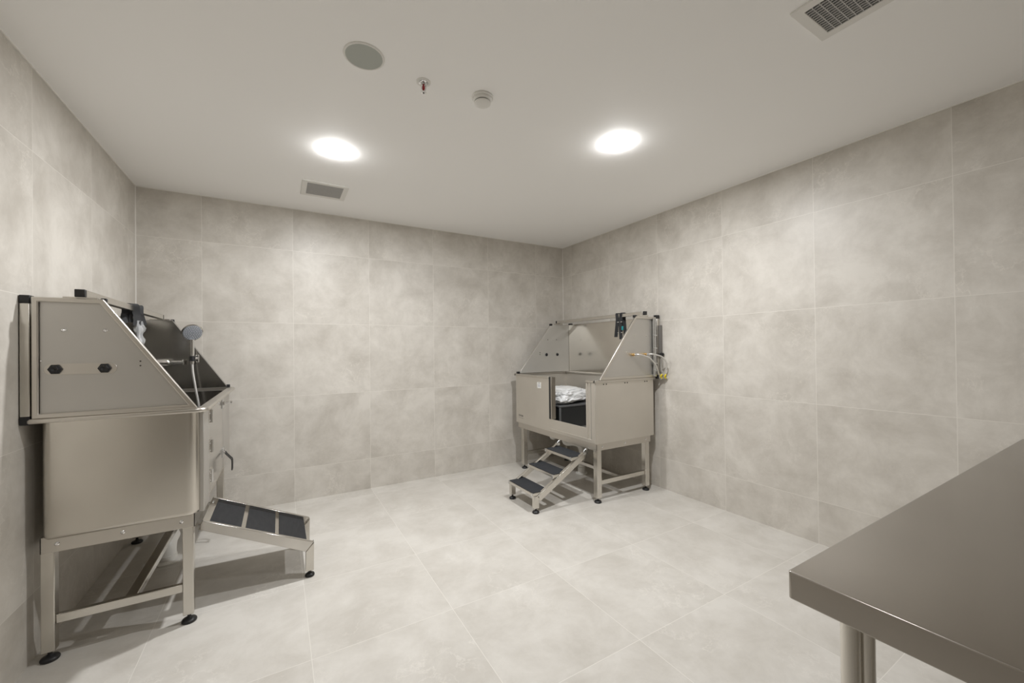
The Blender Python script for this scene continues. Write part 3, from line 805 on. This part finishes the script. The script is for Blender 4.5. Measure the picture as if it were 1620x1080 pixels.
# ================================================================== STEEL TABLE
tx0, tx1, ty1, ty0, tz = -2.148, -.36, -3.382, -4.08, .85
o = thing('work_table', (tx0 + .85, (ty0 + ty1) / 2, 0), 'stainless steel work table with tube legs, corner filling the lower right', 'table')
m = MB(); m.loops([rrect(tx0 + .016, tx1 - .016, ty0 + .016, ty1 - .016, .002, tz - .045, 1), rrect(tx0, tx1, ty0, ty1, .003, tz - .045, 1), rrect(tx0, tx1, ty0, ty1, .003, tz, 1)])
m.build('table_top', 'top', o, .0045, seg=4)
for xx, yy, sx, sy in ((-2.080, -3.441, 1, -1), (-2.050, -3.4505, 1, -1), (-2.080, -4.02, 1, 1), (-2.050, -4.01, 1, 1), (-.44, -3.441, -1, -1), (-.47, -3.4505, -1, -1), (-.44, -4.02, -1, 1), (-.47, -4.01, -1, 1)):
    lg = MB().cyl((xx, yy, .012), (xx, yy, tz - .006), .0128, 24).build('leg', 'tube', o)
    MB().lathe((xx, yy, 0), (0, 0, 1), [(.013, 0), (.0145, .003), (.0145, .014), (.0132, .018), (0, .018)], 20).build('foot_cap', 'black', lg)

# ------------------------------------------------------------------ light
def lamp(x, y, power, size=.07, col=(.985, .992, 1.)):
    l = bpy.data.lights.new('ceiling lamp', 'AREA'); l.shape = 'DISK'; l.size = size; l.energy = power; l.color = col; l.spread = PI
    q = bpy.data.objects.new('ceiling_lamp', l); COL.objects.link(q); q.location = (x, y, H - .031)
    return q
for (x, y), p_ in zip(LIGHTS, (30, 30.5, 5)): lamp(x, y, p_)

w = bpy.data.worlds.new('World'); SC.world = w; w.use_nodes = True
w.node_tree.nodes['Background'].inputs[0].default_value = (.05, .05, .05, 1)
w.node_tree.nodes['Background'].inputs[1].default_value = 0.

# ------------------------------------------------------------------ camera
f, yaw, pit, rol, cx, cy, cz, sy = 631.7773, .5283, .0066, -.0117, -2.8786, -3.7302, 1.2239, 8.3224
fw = Vector((math.sin(yaw) * math.cos(pit), math.cos(yaw) * math.cos(pit), math.sin(pit)))
r = Vector((math.cos(yaw), -math.sin(yaw), 0)); u = r.cross(fw)
r2 = math.cos(rol) * r + math.sin(rol) * u; u2 = -math.sin(rol) * r + math.cos(rol) * u
cam = bpy.data.cameras.new('Camera'); co = bpy.data.objects.new('Camera', cam); COL.objects.link(co)
co.matrix_world = Matrix(((r2.x, u2.x, -fw.x, cx), (r2.y, u2.y, -fw.y, cy), (r2.z, u2.z, -fw.z, cz), (0, 0, 0, 1)))
cam.sensor_fit = 'HORIZONTAL'; cam.sensor_width = 36; cam.lens = f / 1620 * 36; cam.shift_y = sy / 1620
cam.clip_start = .02
SC.camera = co
SC.view_settings.view_transform = 'Standard'; SC.view_settings.look = 'None'; SC.view_settings.gamma = 1.
SC.view_settings.exposure = 0.
SC.view_settings.use_curve_mapping = False
SC.cycles.max_bounces = 16; SC.cycles.diffuse_bounces = 10; SC.cycles.glossy_bounces = 8
SC.cycles.use_denoising = True
SC.cycles.sample_clamp_indirect = 6.
